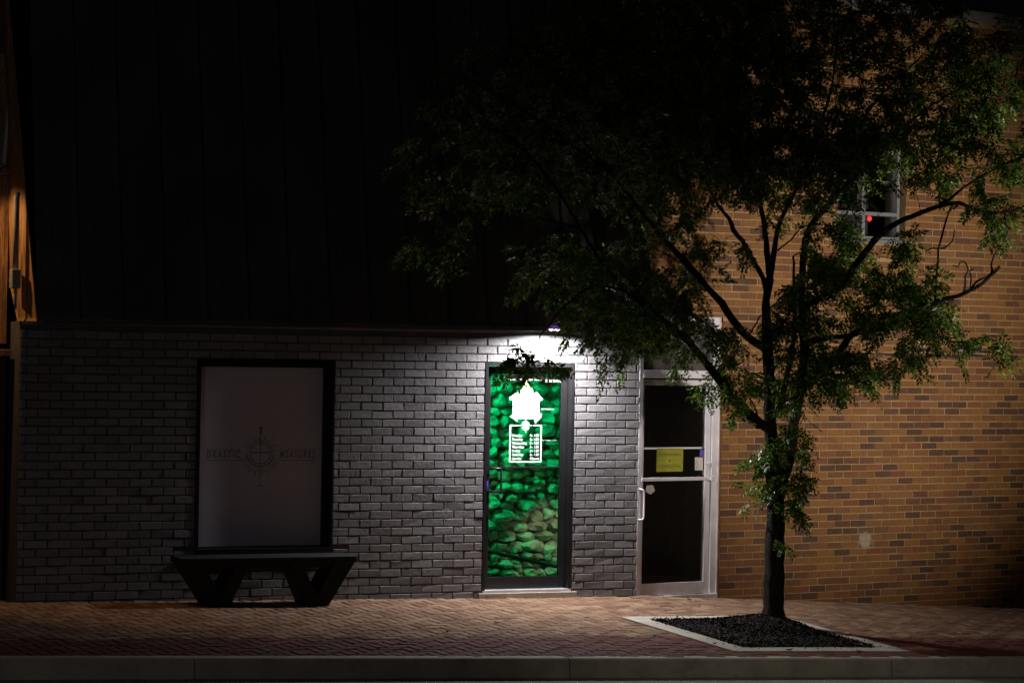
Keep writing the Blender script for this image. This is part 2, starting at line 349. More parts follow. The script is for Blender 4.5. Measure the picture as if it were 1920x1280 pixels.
# tree pit: concrete border (four mitred lengths), mulch bed and chips
pit = empty('tree_pit', loc=(PITC[0][0], PITC[0][1], ground_z(PITC[0])), label='pale concrete square edging round the mulch bed in the brick sidewalk', category='tree pit')
def pp(a, b, dz=0):
    q = PITC[0][:2]+ax*a+ay*b; z = ground_z((q[0], q[1], 0)); return np.array([q[0], q[1], z+dz])-np.array(pit.location)
bw = .20; A, B = PL
cor_o = [(0, 0), (A, 0), (A, B), (0, B)]; cor_i = [(bw, bw), (A-bw, bw), (A-bw, B-bw), (bw, B-bw)]
for i in range(4):
    j = (i+1) % 4; mb = MB(); V = []; n = 7
    for t in np.linspace(.003, .997, n):
        o_ = (cor_o[i][0]*(1-t)+cor_o[j][0]*t, cor_o[i][1]*(1-t)+cor_o[j][1]*t); i_ = (cor_i[i][0]*(1-t)+cor_i[j][0]*t, cor_i[i][1]*(1-t)+cor_i[j][1]*t)
        V += [pp(*o_, -.05), pp(*o_, .010), pp(*i_, .010), pp(*i_, -.06)]
    F = [(k*4+q, k*4+(q+1) % 4, k*4+4+(q+1) % 4, k*4+4+q) for k in range(n-1) for q in range(4)]+[(0, 1, 2, 3), tuple((n-1)*4+q for q in (3, 2, 1, 0))]
    mb.add(V, F); mb.build('border_slab', M['pit'], pit)
TB = on_ground(1449, 1172)     # foot of the trunk
def mulch_h(a, b):
    e = min(a-bw, b-bw, A-bw-a, B-bw-b); tb = TB[:2]-PITC[0][:2]; r = math.hypot(a-tb@ax, b-tb@ay)
    return .0+.05*min(1, max(e, 0)/.3)+.05*math.exp(-r*r/.12)
mb = MB(); n = 26; V = []
for i in range(n):
    for j in range(n):
        a = bw+(A-2*bw)*i/(n-1); b = bw+(B-2*bw)*j/(n-1); V.append(pp(a, b, mulch_h(a, b)+rng.normal(0, .004)-.004)+np.array(pit.location))
mb.add(V, [(i*n+j, (i+1)*n+j, (i+1)*n+j+1, i*n+j+1) for i in range(n-1) for j in range(n-1)])
mb.build('mulch_bed', M['mulch'], kind='stuff', label='dark bark mulch inside the pale concrete tree pit')
V = []
for _ in range(9000):
    ov = .015 if rng.random() < .95 else .11
    a = bw-ov+(A-2*bw+2*ov)*rng.random(); b = bw-ov+(B-2*bw+2*ov)*rng.random()
    c = pp(a, b, max(mulch_h(a, b), .012)+.006*rng.random()+.004)+np.array(pit.location); L = .005+.013*rng.random()**2; w_ = .002+.004*rng.random()
    d = rng.normal(0, 1, 3)*np.array([1, 1, .45]); d /= np.linalg.norm(d); e = np.cross(d, rng.normal(0, 1, 3)); e /= np.linalg.norm(e)
    V += [c-d*L-e*w_, c+d*L-e*w_*.6, c+d*L+e*w_, c-d*L+e*w_*.7]
quads('mulch_chips', np.array(V), 4, M['mulch_chip'], kind='stuff', label='loose bark chips on the mulch bed')

# ------------------------------------------------------------------ brick walls
def brick_wall(name, parent, bmat, mmat, u0, u1, zb, zt, CH, CL, openings, thick, proud=.014, joint=.010, phase=0, zoff=0, bed=.0, special=None, ch=.004):
    """mortar slab with openings plus every brick as raised geometry; surface pattern of one wall"""
    mb = MB(); us = sorted({u0, u1}|{x for o in openings for x in (o[0], o[1])}); us = [u for u in us if u0 <= u <= u1]
    for a, b in zip(us[:-1], us[1:]):
        zz = [zb]; mid = (a+b)/2
        for o in sorted((o for o in openings if o[0] < mid < o[1]), key=lambda o: o[2]): zz += [o[2], o[3]]
        zz.append(zt)
        for q in range(0, len(zz)-1, 2):
            if zz[q+1] > zz[q]: mb.box(a, b, -thick, 0, zz[q], zz[q+1])
    mb.build('mortar', mmat, parent, fix=False)
    V = []
    def brick(a, b, c, d):
        if b-a < .02 or d-c < .02: return
        j = joint/2; a += j; b -= j; c += j; d -= j; a += rng.normal(0, .0018); b += rng.normal(0, .0018); c += rng.normal(0, .0012); d += rng.normal(0, .0012)
        p = max(.003, proud*(1+rng.normal(0, .08))); jt = rng.normal(0, .0014, 4)
        o_ = [(a, .003, c), (b, .003, c), (b, .003, d), (a, .003, d)]
        m_ = [(a, -p+ch, c), (b, -p+ch, c), (b, -p+ch, d), (a, -p+ch, d)]
        i_ = [(a+ch, -p+jt[0], c+ch), (b-ch, -p+jt[1], c+ch), (b-ch, -p+jt[2], d-ch), (a+ch, -p+jt[3], d-ch)]
        V.append(o_+m_+i_)
    nrow = int((zt-zoff)/CH)
    for r in range(int((zb-zoff)/CH)-1, nrow+1):
        c = zoff+r*CH; d = c+CH
        if d > zt+.001 or c < zb-.001: continue
        off = phase+(CL/2 if r % 2 else 0); k0 = int((u0-off)/CL)-1; k1 = int((u1-off)/CL)+1
        for k in range(k0, k1+1):
            segs = [(max(off+k*CL, u0), min(off+(k+1)*CL, u1), c, d)]
            for o in openings+(special or []):
                ns = []
                for a, b, c2, d2 in segs:
                    if b <= o[0] or a >= o[1] or d2 <= o[2]+.012 or c2 >= o[3]-.012: ns.append((a, b, c2, d2)); continue
                    if c2 < o[2]-.02 and o not in (special or []): ns.append((a, b, c2, min(d2, o[2]))); continue
                    if d2 > o[3]+.02 and o not in (special or []): ns.append((a, b, max(c2, o[3]), d2)); continue
                    if a < o[0]: ns.append((a, o[0], c2, d2))
                    if b > o[1]: ns.append((o[1], b, c2, d2))
                segs = ns
            for s_ in segs:
                if s_[1] > s_[0]: brick(*s_)
    for o in (special or []):
        n = int((o[1]-o[0])/.072); st = (o[1]-o[0])/n
        for k in range(n): brick(o[0]+k*st, o[0]+(k+1)*st, o[2], o[3])
    V = np.array(V); nb = len(V)
    base = [(8, 9, 10, 11)]+[(i, (i+1) % 4, (i+1) % 4+4, i+4) for i in range(4)]+[(i+4, (i+1) % 4+4, (i+1) % 4+8, i+8) for i in range(4)]
    F = (np.array(base)[None]+(np.arange(nb)*12)[:, None, None]).reshape(-1, 4)
    me = bpy.data.meshes.new(name); me.from_pydata(V.reshape(-1, 3).tolist(), [], F.tolist()); me.update(); me.materials.append(bmat)
    o = bpy.data.objects.new(name, me); return link(o, parent)
def text(name, body, u, z, h, w, parent, mat_, width=None, align='LEFT', thick=.0008, sx=1.0, bold=0, gap=1):
    c = bpy.data.curves.new('txt', 'FONT'); c.body = body; c.size = 1; c.extrude = 0; c.align_x = 'LEFT'; c.resolution_u = 3; c.offset = bold; c.space_character = gap
    t = bpy.data.objects.new('txt', c); COL.objects.link(t); bpy.context.view_layer.update()
    me = bpy.data.meshes.new_from_object(t.evaluated_get(bpy.context.evaluated_depsgraph_get())); bpy.data.objects.remove(t)
    V = np.zeros(len(me.vertices)*3); me.vertices.foreach_get('co', V); V = V.reshape(-1, 3); x0, x1 = V[:, 0].min(), V[:, 0].max(); y0, y1 = V[:, 1].min(), V[:, 1].max()
    sy = h/.7; sxx = (width/(x1-x0)) if width else sy*sx
    X = (V[:, 0]-x0)*sxx; tw = X.max()
    if align == 'CENTER': X -= tw/2
    if align == 'RIGHT': X -= tw
    V2 = np.stack([u+X, np.full(len(X), -w), z+V[:, 1]*sy], 1)
    me.vertices.foreach_set('co', V2.ravel()); me.update(); me.materials.clear(); me.materials.append(mat_); me.name = name
    o = bpy.data.objects.new(name, me); return link(o, parent)
def ring_frame(mb, u0, u1, z0, z1, b, w0, w1, bt=None, bb=None):
    bt = b if bt is None else bt; bb = b if bb is None else bb
    mb.box(u0, u0+b, w0, w1, z0, z1); mb.box(u1-b, u1, w0, w1, z0, z1)
    if bt: mb.box(u0+b, u1-b, w0, w1, z1-bt, z1)
    if bb: mb.box(u0+b, u1-b, w0, w1, z0, z0+bb)

# ================================================================== painted brick building
shop = empty('painted_brick_shop', G, label='single storey shop of grey painted brick under a tall black metal mansard roof', category='shop building')
W0, W1, WZ0, WZ1 = -4.43, -3.125, .455, 2.20
D0, D1, DZ0, DZ1 = -1.622, -.700, .02, 2.198
brick_wall('wall', shop, M['pbrick'], M['pmortar'], -6.05, -.004, -.7, 2.50, .0776, .2085, [(W0, W1, WZ0, WZ1), (D0, D1, -.7, DZ1)], .22, phase=.06, zoff=DZ1-28*.0776, proud=.0125, joint=.0115, ch=.003)
mb = MB(); mb.box(-6.05, -.004, -4.2, -4.0, -.7, 5.9); mb.box(-6.05, -5.85, -4.0, -.22, -.7, 2.5); mb.box(-.2, -.004, -4.0, -.22, -.7, 2.5)
mb.build('back_wall', M['pmortar'], shop)
# mansard roof with ribbed metal sheets
ZB, ZT, WB, SL = 2.515, 6.1, .30, .19
def mans_w(z): return WB-(z-ZB)*SL
prof = []; u = -5.955; PER = .385
while u < .0:
    prof += [(u, -.030), (u+.045, -.030), (u+.055, 0)]
    for k in range(1, 4):
        c = u+.055+k*.0825; prof += [(c-.010, 0), (c-.004, .010), (c+.004, .010), (c+.010, 0)]
    prof += [(u+PER-.010, 0)]; u += PER
prof = [p for p in prof if p[0] < -.003]+[(-.002, 0)]
mb = MB(); V = []
for (u, dw) in prof:
    for z in (ZB+.03, ZT): V.append((u, -(mans_w(z)+dw), z))
mb.add(V, [(2*i, 2*i+2, 2*i+3, 2*i+1) for i in range(len(prof)-1)])
roof = mb.build('roof', M['mansard'], shop, fix=False)
mb = MB(); mb.prism([(-5.958, ZB-.012), (0, ZB-.012), (0, ZB+.03), (-5.958, ZB+.03)], .02, WB+.004); mb.box(-6.08, 0, -4.2, .0, ZT, ZT+.1)
mb.prism([(-6.05, 2.50), (-.004, 2.50), (-.004, 2.514), (-6.05, 2.514)], -.2, .02); mb.build('eave_trim', M['mansard'], roof)
mb = MB(); mb.box(-6.04, -.01, .016, .030, 2.478, 2.4995); mb.build('wall_trim', M['drip'], shop)
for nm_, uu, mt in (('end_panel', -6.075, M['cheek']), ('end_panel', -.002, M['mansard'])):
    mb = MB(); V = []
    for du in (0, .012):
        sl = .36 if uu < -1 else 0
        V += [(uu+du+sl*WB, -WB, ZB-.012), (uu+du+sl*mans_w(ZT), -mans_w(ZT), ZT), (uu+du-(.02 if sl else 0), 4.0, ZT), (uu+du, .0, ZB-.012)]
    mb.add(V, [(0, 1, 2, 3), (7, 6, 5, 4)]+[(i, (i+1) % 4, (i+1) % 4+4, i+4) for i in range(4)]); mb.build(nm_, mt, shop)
# window
wr = .12
gu0, gz1 = G.uz(376, 686, -wr); gu1, gz0 = G.uz(600, 1021, -wr); gz1 = (gz1+G.uz(602, 690, -wr)[1])/2
mb = MB(); mb.box(W0, gu0, -.20, -.09, WZ0, WZ1); mb.box(gu1, W1, -.20, -.09, WZ0, WZ1); mb.box(gu0, gu1, -.20, -.09, gz1, WZ1); mb.box(gu0, gu1, -.20, -.09, WZ0, gz0)
# black lining of the reveal
mb.box(W0, W0+.012, -.09, .018, WZ0, WZ1); mb.box(W1-.012, W1, -.09, .018, WZ0, WZ1); mb.box(W0+.012, W1-.012, -.09, .018, WZ1-.012, WZ1)
win = mb.build('window', M['blackmetal'], shop)
mb = MB(); mb.box(W0-.01, W1+.01, -.09, .035, WZ0-.03, WZ0+.012); mb.build('sill', M['blackmetal'], win)
mb = MB(); mb.box(gu0-.01, gu1+.01, -.135, -wr, gz0-.01, gz1+.01); mb.build('pane', M['vinyl'], win)
# emblem on the window: cup, spoon, rays, words
def gw(px, py): return G.uz(px, py, -wr+.001)
cu, cz = gw(488.2, 851); s = abs(gw(498, 851)[0]-cu)/9.8      # metres per pixel across
sz = .00512
mb = MB()
def stroke(p, q, t):
    p = np.array(p); q = np.array(q); d = q-p; L = np.linalg.norm(d); d = d/L; n_ = np.array([-d[1], d[0]])*t/2
    mb.prism([tuple(p-n_), tuple(q-n_), tuple(q+n_), tuple(p+n_)], -wr-.0005, -wr+.0015)
def px2(dx, dy): return (cu+dx*s, cz-dy*sz)
stroke(px2(0, -48), px2(0, 58), .006); stroke(px2(0, -48), px2(0, -37), .018); stroke(px2(-4, -48), px2(4, -48), .012)
arc = [(-6.5, 58), (-3, 56.5), (0, 56), (3, 56.5), (6.5, 58)]
for a, b in zip(arc[:-1], arc[1:]): stroke(px2(*a), px2(*b), .008)
for R, Rv, top, t in ((25, 23, -1, .012), (19.5, 18, -1, .009)):
    pts = [(R*math.cos(q), top+Rv*math.sin(q)) for q in np.linspace(.0, math.pi, 19)]
    for a, b in zip(pts[:-1], pts[1:]): stroke(px2(*a), px2(*b), t)
stroke(px2(-20, -3), px2(20, -3), .010)
for k in range(36):
    q = math.pi*2*(k+.5)/36; sn, cs = math.sin(q), math.cos(q)
    if abs(sn) < .25 or abs(cs) < .06: continue
    r0, r1 = (27, 39) if sn > 0 else (17, 32)
    if k % 2: r1 -= 5
    stroke(px2(r0*cs, r0*sn), px2(r1*cs, r1*sn), .007)
    if k % 3 == 0 and sn < 0: stroke(px2((r1+6)*cs, (r1+6)*sn), px2((r1+8)*cs, (r1+8)*sn), .008)
for xa, xb in ((385, 452), (526, 591)):
    for yy in (842.5, 862.5): stroke(gw(xa, yy), gw(xb, yy), .006)
mb.build('emblem', M['ink'], win)
for body, xa, xb in (('DRASTIC', 388, 450), ('MEASURES', 525, 590)):
    ua, z_ = gw(xa, 857); ub = gw(xb, 857)[0]; text('lettering', body, ua, z_-.004, .064, -wr+.0015, win, M['ink'], width=ub-ua, bold=.022, gap=1.45)
# black door
dw = -.075
def gd(px, py): return G.uz(px, py, dw)
a0, z1_ = gd(921, 700); a1, _ = gd(1053.5, 704); _, zb_ = gd(980, 1080)
mb = MB(); fr = .05; fw0, fw1 = -.16, -.03
mb.box(D0, D0+.03, -.235, .016, DZ0, DZ1); mb.box(D1-.03, D1, -.235, .016, DZ0, DZ1); mb.box(D0+.03, D1-.03, fw0, .016, DZ1-.035, DZ1)
mb.build('door_frame', M['blackmetal'], shop)
mb = MB(); L0, L1, LT = D0+.035, D1-.035, DZ1-.04
mb.box(L0, a0, dw-.045, dw, DZ0+.02, LT); mb.box(a1, L1, dw-.045, dw, DZ0+.02, LT); mb.box(a0, a1, dw-.045, dw, z1_, LT); mb.box(a0, a1, dw-.045, dw, DZ0+.02, zb_)
zm = gd(985, 876)[1]; mb.box(a0, a1, dw-.035, dw-.012, zm-.008, zm+.008)
door = mb.build('door', M['blackmetal'], shop, bevel=.002)
mb = MB(); mb.box(a0-.005, a1+.005, dw-.026, dw-.020, zb_-.005, z1_+.005); mb.build('pane', M['glass'], door)
def dk(px, py): return G.uz(px, py, dw-.017)
mb = MB()
def rectpx(x0, y0, x1, y1): 
    (ua, za), (ub, zb2) = dk(x0, y0), dk(x1, y1); mb.box(ua, ub, dw-.0195, dw-.0185, zb2, za)
def polypx(pts, w0=dw-.0195, w1=dw-.0185): mb.prism([dk(x, y) for x, y in pts], w0, w1)
def cz4(L): return [(920+x/6.4, 690+y/6.4) for x, y in L]
rectpx(947, 702.5, 1023, 713); rectpx(1023, 705.5, 1053, 716)
polypx(cz4([(268, 318), (585, 318), (585, 606), (268, 606)]))
mb.build('name_board', M['white'], door)
W_ = (dw-.0184, dw-.0176)
for pl in ([(220, 352), (325, 288), (348, 322), (345, 345), (236, 386)], [(518, 300), (552, 285), (626, 372), (600, 394), (560, 345), (520, 330)], [(232, 578), (272, 558), (328, 604), (320, 642)], [(585, 562), (613, 540), (606, 590), (536, 662), (520, 606)]):
    mb = MB(); polypx(cz4(pl), *W_); mb.build('arrow_corner', M['white'], door)
mb = MB(); polypx(cz4([(355, 325), (360, 270), (385, 250), (402, 212), (412, 238), (430, 150), (455, 165), (462, 215), (490, 235), (505, 265), (518, 325)]), dw-.0183, dw-.0175); mb.build('flame', M['flame'], door)
mb = MB()
def line4(x0, y0, x1, y1, t):
    (xa, ya), (xb, yb) = cz4([(x0, y0), (x1, y1)]); (ua, za), (ub, zb2) = dk(xa, ya), dk(xb, yb)
    mb.box(min(ua, ub)-t/2, max(ua, ub)+t/2, dw-.0195, dw-.0185, min(za, zb2)-t/2, max(za, zb2)+t/2)
t_ = .011; line4(234, 690, 232, 1120, t_); line4(608, 690, 602, 1120, t_); line4(234, 1122, 602, 1122, t_); line4(234, 686, 325, 686, t_); line4(522, 686, 608, 686, t_)
for y in (490, 865):
    x = 615
    while x < 765: l_ = random.choice((12, 18, 26)); line4(x, y, x+l_, y, .0055 if y == 490 else .003); x += l_+9
cx, cy = 420, 690; 
for k in range(20):
    q = math.pi*2*(k+.5)/20; sn, cs = math.sin(q), math.cos(q)
    if abs(sn) < .3: continue
    polypx(cz4([(cx+22*cs-3*sn, cy+22*sn+3*cs), (cx+52*cs-3*sn, cy+58*sn+3*cs), (cx+52*cs+3*sn, cy+58*sn-3*cs), (cx+22*cs+3*sn, cy+22*sn-3*cs)]))
polypx(cz4([(cx-26, cy-8), (cx+26, cy-8), (cx+18, cy+14), (cx, cy+22), (cx-18, cy+14)]), *W_)
line4(345, 686, 385, 686, .004); line4(455, 686, 500, 686, .004); line4(420, 612, 420, 770, .004)
mb.build('hours_panel', M['white'], door)
for i, (dname, hrs) in enumerate(zip(('Monday', 'Tuesday', 'Wednesday', 'Thursday', 'Friday', 'Saturday', 'Sunday'), ['4 - 1:30']*6+['Closed'])):
    y = (820, 866, 913, 958, 1004, 1050, 1096)[i]; xa = 258; wpx = (125, 130, 178, 145, 98, 135, 113)[i]
    (x, yy), = cz4([(xa, y)]); ua, z_ = dk(x, yy); ub = dk(x+wpx/6.4, yy)[0]; text('opening_hours', dname, ua, z_, .0235, dw-.0185, door, M['white'], width=ub-ua, bold=.02)
    (x, yy), = cz4([(470, y)]); ua, z_ = dk(x, yy); ub = dk(x+108/6.4, yy)[0]; text('opening_hours', hrs, ua, z_, .0235, dw-.0185, door, M['white'], width=ub-ua, bold=.02)
ua, z_ = dk(1026, 714); ub = dk(1050, 714)[0]; text('house_number', '5817', ua, z_, .038, dw-.0180, door, M['black'], width=ub-ua)
# pull handle and sticker
hu, hz1 = G.uz(920, 877, dw+.0); hz0 = G.uz(920, 921, dw)[1]; hu2 = hu+.055
mb = MB(); mb.tube([(hu, -(dw), hz1), (hu, -(dw+.05), hz1), (hu2+.02, -(dw+.06), hz1-.003), (hu2+.03, -(dw+.06), hz1-.02), (hu2+.03, -(dw+.06), hz0+.02), (hu2+.02, -(dw+.06), hz0+.003), (hu, -(dw+.05), hz0), (hu, -(dw), hz0)], .011, 8)
mb.build('handle', M['blackmetal'], door, smooth=True)
su, szz = G.uz(912, 911, dw); mb = MB(); mb.box(su-.018, su+.018, dw+.001, dw+.002, szz-.045, szz+.05); mb.build('sticker', M['purple'], door)
mb = MB(); mb.box(D0-.045, D1+.05, -.16, .05, -.09, DZ0-.010); mb.build('door_step', M['stone_step'], shop, bevel=.006)
mb = MB(); mb.box(D0+.005, D1-.005, -.16, .022, DZ0-.010, DZ0+.014); mb.build('threshold', M['alum'], shop)
# stone wall of the entry room behind the glass door
iw = -.88
mb = MB(); ru0, ru1 = -2.3, -.30
mb.box(ru0, ru1, iw-.30, iw-.17, -.1, 2.6); mb.box(ru0-.1, ru0, iw-.3, -.23, -.1, 2.6); mb.box(ru1, ru1+.1, iw-.3, -.23, -.1, 2.6); mb.box(ru0, ru1, iw-.3, -.23, -.12, -.02); mb.box(ru0, ru1, iw-.3, -.23, 2.5, 2.6)
mb.build('entry_room', M['stone'], shop)
def ico():
    import bmesh
    bm = bmesh.new(); bmesh.ops.create_icosphere(bm, subdivisions=2, radius=1); V = np.array([v.co[:] for v in bm.verts]); F = [tuple(v.index for v in f.verts) for f in bm.faces]; bm.free(); return V, F
IV, IF = ico(); mb = MB()
z = -.05; row = 0
while z < 2.45:
    h = random.uniform(.075, .15)*(1 if z > 1.0 else .8); u = ru0+random.uniform(0, .1)
    while u < ru1:
        wd = h*random.uniform(1.0, 2.1); s0 = rng.normal(0, 1, 3)
        S = IV.copy(); r = 1+.16*np.sin(S@(s0*2.2)+row)+.10*np.sin(S@rng.normal(0, 4, 3)+u*9)+.05*np.sin(S@rng.normal(0, 8, 3))
        S = np.sign(S)*np.abs(S)**.85*(r*(1+rng.normal(0, .075, len(S))))[:, None]
        S = S*np.array([wd*.52, .10+random.uniform(0, .05), h*.54]); q = random.uniform(-.22, .22); c, s_ = math.cos(q), math.sin(q)
        S = S@np.array([[c, 0, s_], [0, 1, 0], [-s_, 0, c]]).T; S += np.array([u+wd/2, -(iw-.16+random.uniform(-.05, .05)), z+h/2+random.uniform(-.02, .02)])
        mb.add(S, IF); u += wd*.97
    z += h*.92; row += 1
mb.build('entry_stone_wall', M['stone'], shop, fix=False)
(ra, rza), (rb, rzb) = G.uz(900, 1030, iw+.18), G.uz(1062, 1066, iw+.18)
mb = MB(); mb.tube([(ra, -(iw+.18), rza), (rb, -(iw+.18), rzb)], .018, 8); mb.build('handrail', M['bench'], shop)

# wall lamp under the eave
wl = empty('wall_lamp', G, label='small round lamp glowing white and violet under the eave above the green lit door', category='lamp')
wl.location = G.P(LU, LZ, .27+.0)
mb = MB(); seg = 20
def dome(mb, r, h, z0, n=6):
    V = []; F = []
    for i in range(n+1):
        q = math.pi/2*i/n
        for k in range(seg): a = 2*math.pi*k/seg; V.append((r*math.cos(q)*math.cos(a), r*math.cos(q)*math.sin(a), z0+h*math.sin(q)))
    for i in range(n):
        for k in range(seg): k2 = (k+1) % seg; F.append((i*seg+k, i*seg+k2, (i+1)*seg+k2, (i+1)*seg+k))
    mb.add(V, F)
dome(mb, .062, .042, .0); mb.build('dome', M['domep'], wl, smooth=True)
mb = MB(); mb.tube([(0, 0, -.012), (0, 0, -.001)], [.058, .068], 20); mb.build('lens_ring', M['lens'], wl, smooth=False)
mb = MB(); mb.box(-.03, .03, -.24, -.06, .0, .03); mb.build('bracket', M['blackmetal'], wl)

# ================================================================== tan brick building
hall = empty('tan_brick_building', T, label='two storey building of tan and brown brick with concrete coping', category='building')
DR = 1.0; DTOP = 2.675
VW = [2.44, 3.36, 3.49, 4.45]
topz = 5.89
brick_wall('wall', hall, M['tbrick'], M['tmortar'], -.05, 8.2, -1.1, topz, .0722, .2105, [(-.05, DR, -1.1, DTOP), tuple(VW)], .25, phase=.05, zoff=.045, proud=.006, joint=.011, ch=.002,
           special=[(VW[0]-.03, VW[1]+.05, 3.325, 3.47)])
mb = MB(); mb.box(-.05, 8.2, -.30, .05, topz, topz+.10); mb.build('coping', M['coping'], hall, bevel=.01)
mb = MB(); mb.box(-.05, 8.2, -6, -5.8, -1, topz); mb.box(8.0, 8.2, -5.8, -.25, -1, topz); mb.box(-.05, .1, -5.8, -.25, 2.7, topz); mb.build('back_wall', M['tmortar'], hall)
# missing mortar: dark ragged gaps in two courses
for (xa, xb, y0, y1) in ((1372, 1402, 654, 655), (1455, 1480, 657, 657), (1700, 1735, 656, 658), (1718, 1776, 655, 660), (1784, 1818, 657, 657), (1806, 1862, 654, 660), (1608, 1638, 662, 663), (1644, 1682, 663, 664), (1730, 1766, 666, 667), (1772, 1848, 667, 667), (1888, 1900, 657, 661), (1900, 1914, 669, 671)):
    mb = MB(); n = 9; up = []; dn = []
    for i in range(n):
        t = i/(n-1); x = xa+(xb-xa)*t; y = y0+(y1-y0)*t+1.3*math.sin(t*7+xa); u, z = T.uz(x, y); th = (.010*math.sin(math.pi*t)**.5+.002)*random.uniform(.6, 1.3)
        up.append((u, z+th)); dn.append((u, z-th))
    for i in range(n-1): mb.prism([dn[i], dn[i+1], up[i+1], up[i]], .0, .0085)
    mb.build('mortar_gap', M['black'], hall, fix=True)
# upstairs window
vr = .11
def tv(px, py): return T.uz(px, py, -vr)
mb = MB(); ring_frame(mb, VW[0], VW[1], VW[2]+.03, VW[3], .035, -.20, -vr+.01)
um = tv(1618, 340)[0]; mb.box(um-.022, um+.022, -.20, -vr+.02, VW[2]+.03, VW[3]-.035)
zr = tv(1650, 342)[1]; zl = tv(1655, 402)[1]
for (ua, ub) in ((VW[0]+.035, um-.022), (um+.022, VW[1]-.035)):
    mb.box(ua, ub, -.19, -vr+.012, zr-.012, zr+.012); mb.box(ua, ub, -.19, -vr+.014, zl-.018, zl+.018)
vwin = mb.build('window', M['whiteframe'], hall)
mb = MB(); mb.box(VW[0]+.03, VW[1]-.03, -.165, -.158, VW[2]+.05, VW[3]-.03); mb.build('pane', M['glass'], vwin)
mb = MB(); mb.box(VW[0]-.04, VW[1]+.04, -.11, .045, VW[2]-.01, VW[2]+.028); mb.build('sill', M['whiteframe'], vwin, bevel=.006)
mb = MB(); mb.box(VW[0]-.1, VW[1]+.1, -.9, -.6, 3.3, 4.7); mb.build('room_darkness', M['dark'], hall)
# aluminium door set
fa = MB(); q0 = T.uz(1195, 700)[0]-.0
zt1 = DTOP; ztb1 = T.uz(1270, 694)[1]; ztb0 = T.uz(1270, 709)[1]; zlt = T.uz(1270, 712)[1]; zlg = T.uz(1270, 722.5)[1]
rA = T.uz(1334, 800)[0]; rB = T.uz(1347, 800)[0]; rS = T.uz(1324, 800)[0]
fa.box(-.012, .035, -.10, .012, -.25, zt1); fa.box(rA, rB, -.10, .012, -.25, zt1); fa.box(.035, rA, -.10, .010, zt1-.045, zt1); fa.box(.035, rA, -.10, .014, ztb0, ztb1)
fa.box(rB-.012, rB+.002, .012, .018, -.2, zt1)
fset = fa.build('door_frame', M['alum'], hall, bevel=.003)
mb = MB(); mb.box(.035, rA, -.055, -.049, ztb1, zt1-.045); mb.build('transom_pane', M['glass'], fset)
zb0 = -.075; zb1 = T.uz(1255, 1092)[1]
mb = MB(); lw0, lw1 = -.05, -.004
mb.box(.037, .062, lw0, lw1, zb0+.02, zlt); mb.box(rS, rA-.006, lw0, lw1, zb0+.02, zlt); mb.box(.062, rS, lw0, lw1, zlg, zlt); mb.box(.062, rS, lw0, lw1, zb0+.02, zb1)
adoor = mb.build('door', M['alum'], hall, bevel=.003)
mb = MB(); mb.box(.058, rS+.004, -.032, -.026, zb1-.004, zlg+.004); mb.build('pane', M['glass'], adoor)
zp = T.uz(1270, 897.5)[1]; mb = MB(); mb.box(.03, T.uz(1334, 897)[0], .0, .022, zp-.017, zp+.017); mb.box(T.uz(1329, 897)[0], T.uz(1338, 897)[0], .022, .035, zp-.025, zp+.025); mb.build('push_bar', M['alum'], adoor, bevel=.004)
zq = T.uz(1260, 840)[1]; mb = MB(); mb.box(.062, T.uz(1318, 840)[0], -.025, -.015, zq-.009, zq+.009); mb.build('cross_bar', M['alum'], adoor)
mb = MB(); h0, hz1 = T.uz(1200, 917, .02); _, hz0 = T.uz(1200, 974, .02)
mb.tube([(h0, .0, hz1), (h0, -.04, hz1), (h0+.02, -.045, hz1-.005), (h0+.032, -.045, hz1-.03), (h0+.032, -.045, hz0+.03), (h0+.02, -.045, hz0+.005), (h0, -.04, hz0), (h0, 0, hz0)], .009, 8); mb.build('handle', M['alum'], adoor, smooth=True)
mb = MB(); uc, zc = T.uz(1329, 868); mb.tube([(uc, .0, zc), (uc, -.012, zc)], .018, 14); mb.build('lock', M['alum'], adoor)
mb = MB(); mb.box(-.015, rB, -.12, .035, zb0-.06, zb0+.016); mb.build('threshold', M['alum'], adoor, bevel=.004)
def label_box(name, x0, y0, x1, y1, m_, par, w=-.024):
    (ua, za), (ub, zb2) = T.uz(x0, y0, w), T.uz(x1, y1, w); mb = MB(); mb.box(ua, ub, w, w+.0015, zb2, za); return mb.build(name, m_, par)
notice = label_box('notice', 1303, 857, 1317.5, 881, M['cream'], adoor)
mb = MB(); un, zn = T.uz(1306, 878, -.022); mb.box(un, un+.008, -.0224, -.0218, zn, zn+.010); mb.box(un, un+.008, -.0224, -.0218, zn+.014, zn+.024); mb.box(un+.002, un+.005, -.0224, -.0218, zn+.035, zn+.09); mb.build('notice_print', M['ink'], adoor)
label_box('sticker', 1312, 843, 1321, 855, M['purple'], adoor)
mb = MB(); ps = []
for k in range(14):
    q = k/14*2*math.pi; r = 1+.12*math.sin(k*2.3); ps.append(T.uz(1219+9*r*math.cos(q)*(1 if abs(math.cos(q)) < .8 else .95), 917+8.5*r*math.sin(q), -.024))
mb.prism(ps, -.0255, -.024); mb.build('paper_scrap', M['cream'], adoor)
# corridor behind the aluminium door
mb = MB(); mb.box(-.02, .035, -1.9, -.12, -.3, 2.7); mb.box(.92, 1.1, -1.9, -.12, -.3, 2.7); mb.build('corridor_wall', M['beige'], hall)
mb = MB(); mb.box(.035, .92, -1.95, -1.85, -.3, 2.7); mb.box(.035, .92, -1.85, -.26, 2.68, 2.75); mb.box(.035, .92, -1.85, -.12, -.32, -.2); mb.build('corridor_end', M['dark'], hall)
# blind panel behind the transom
mb = MB(); mb.box(.035, rA, -.115, -.09, ztb1+.0, zt1-.045); mb.build('transom_panel', mat('dull_transom_panel', (.075, .068, .05), .7), hall)
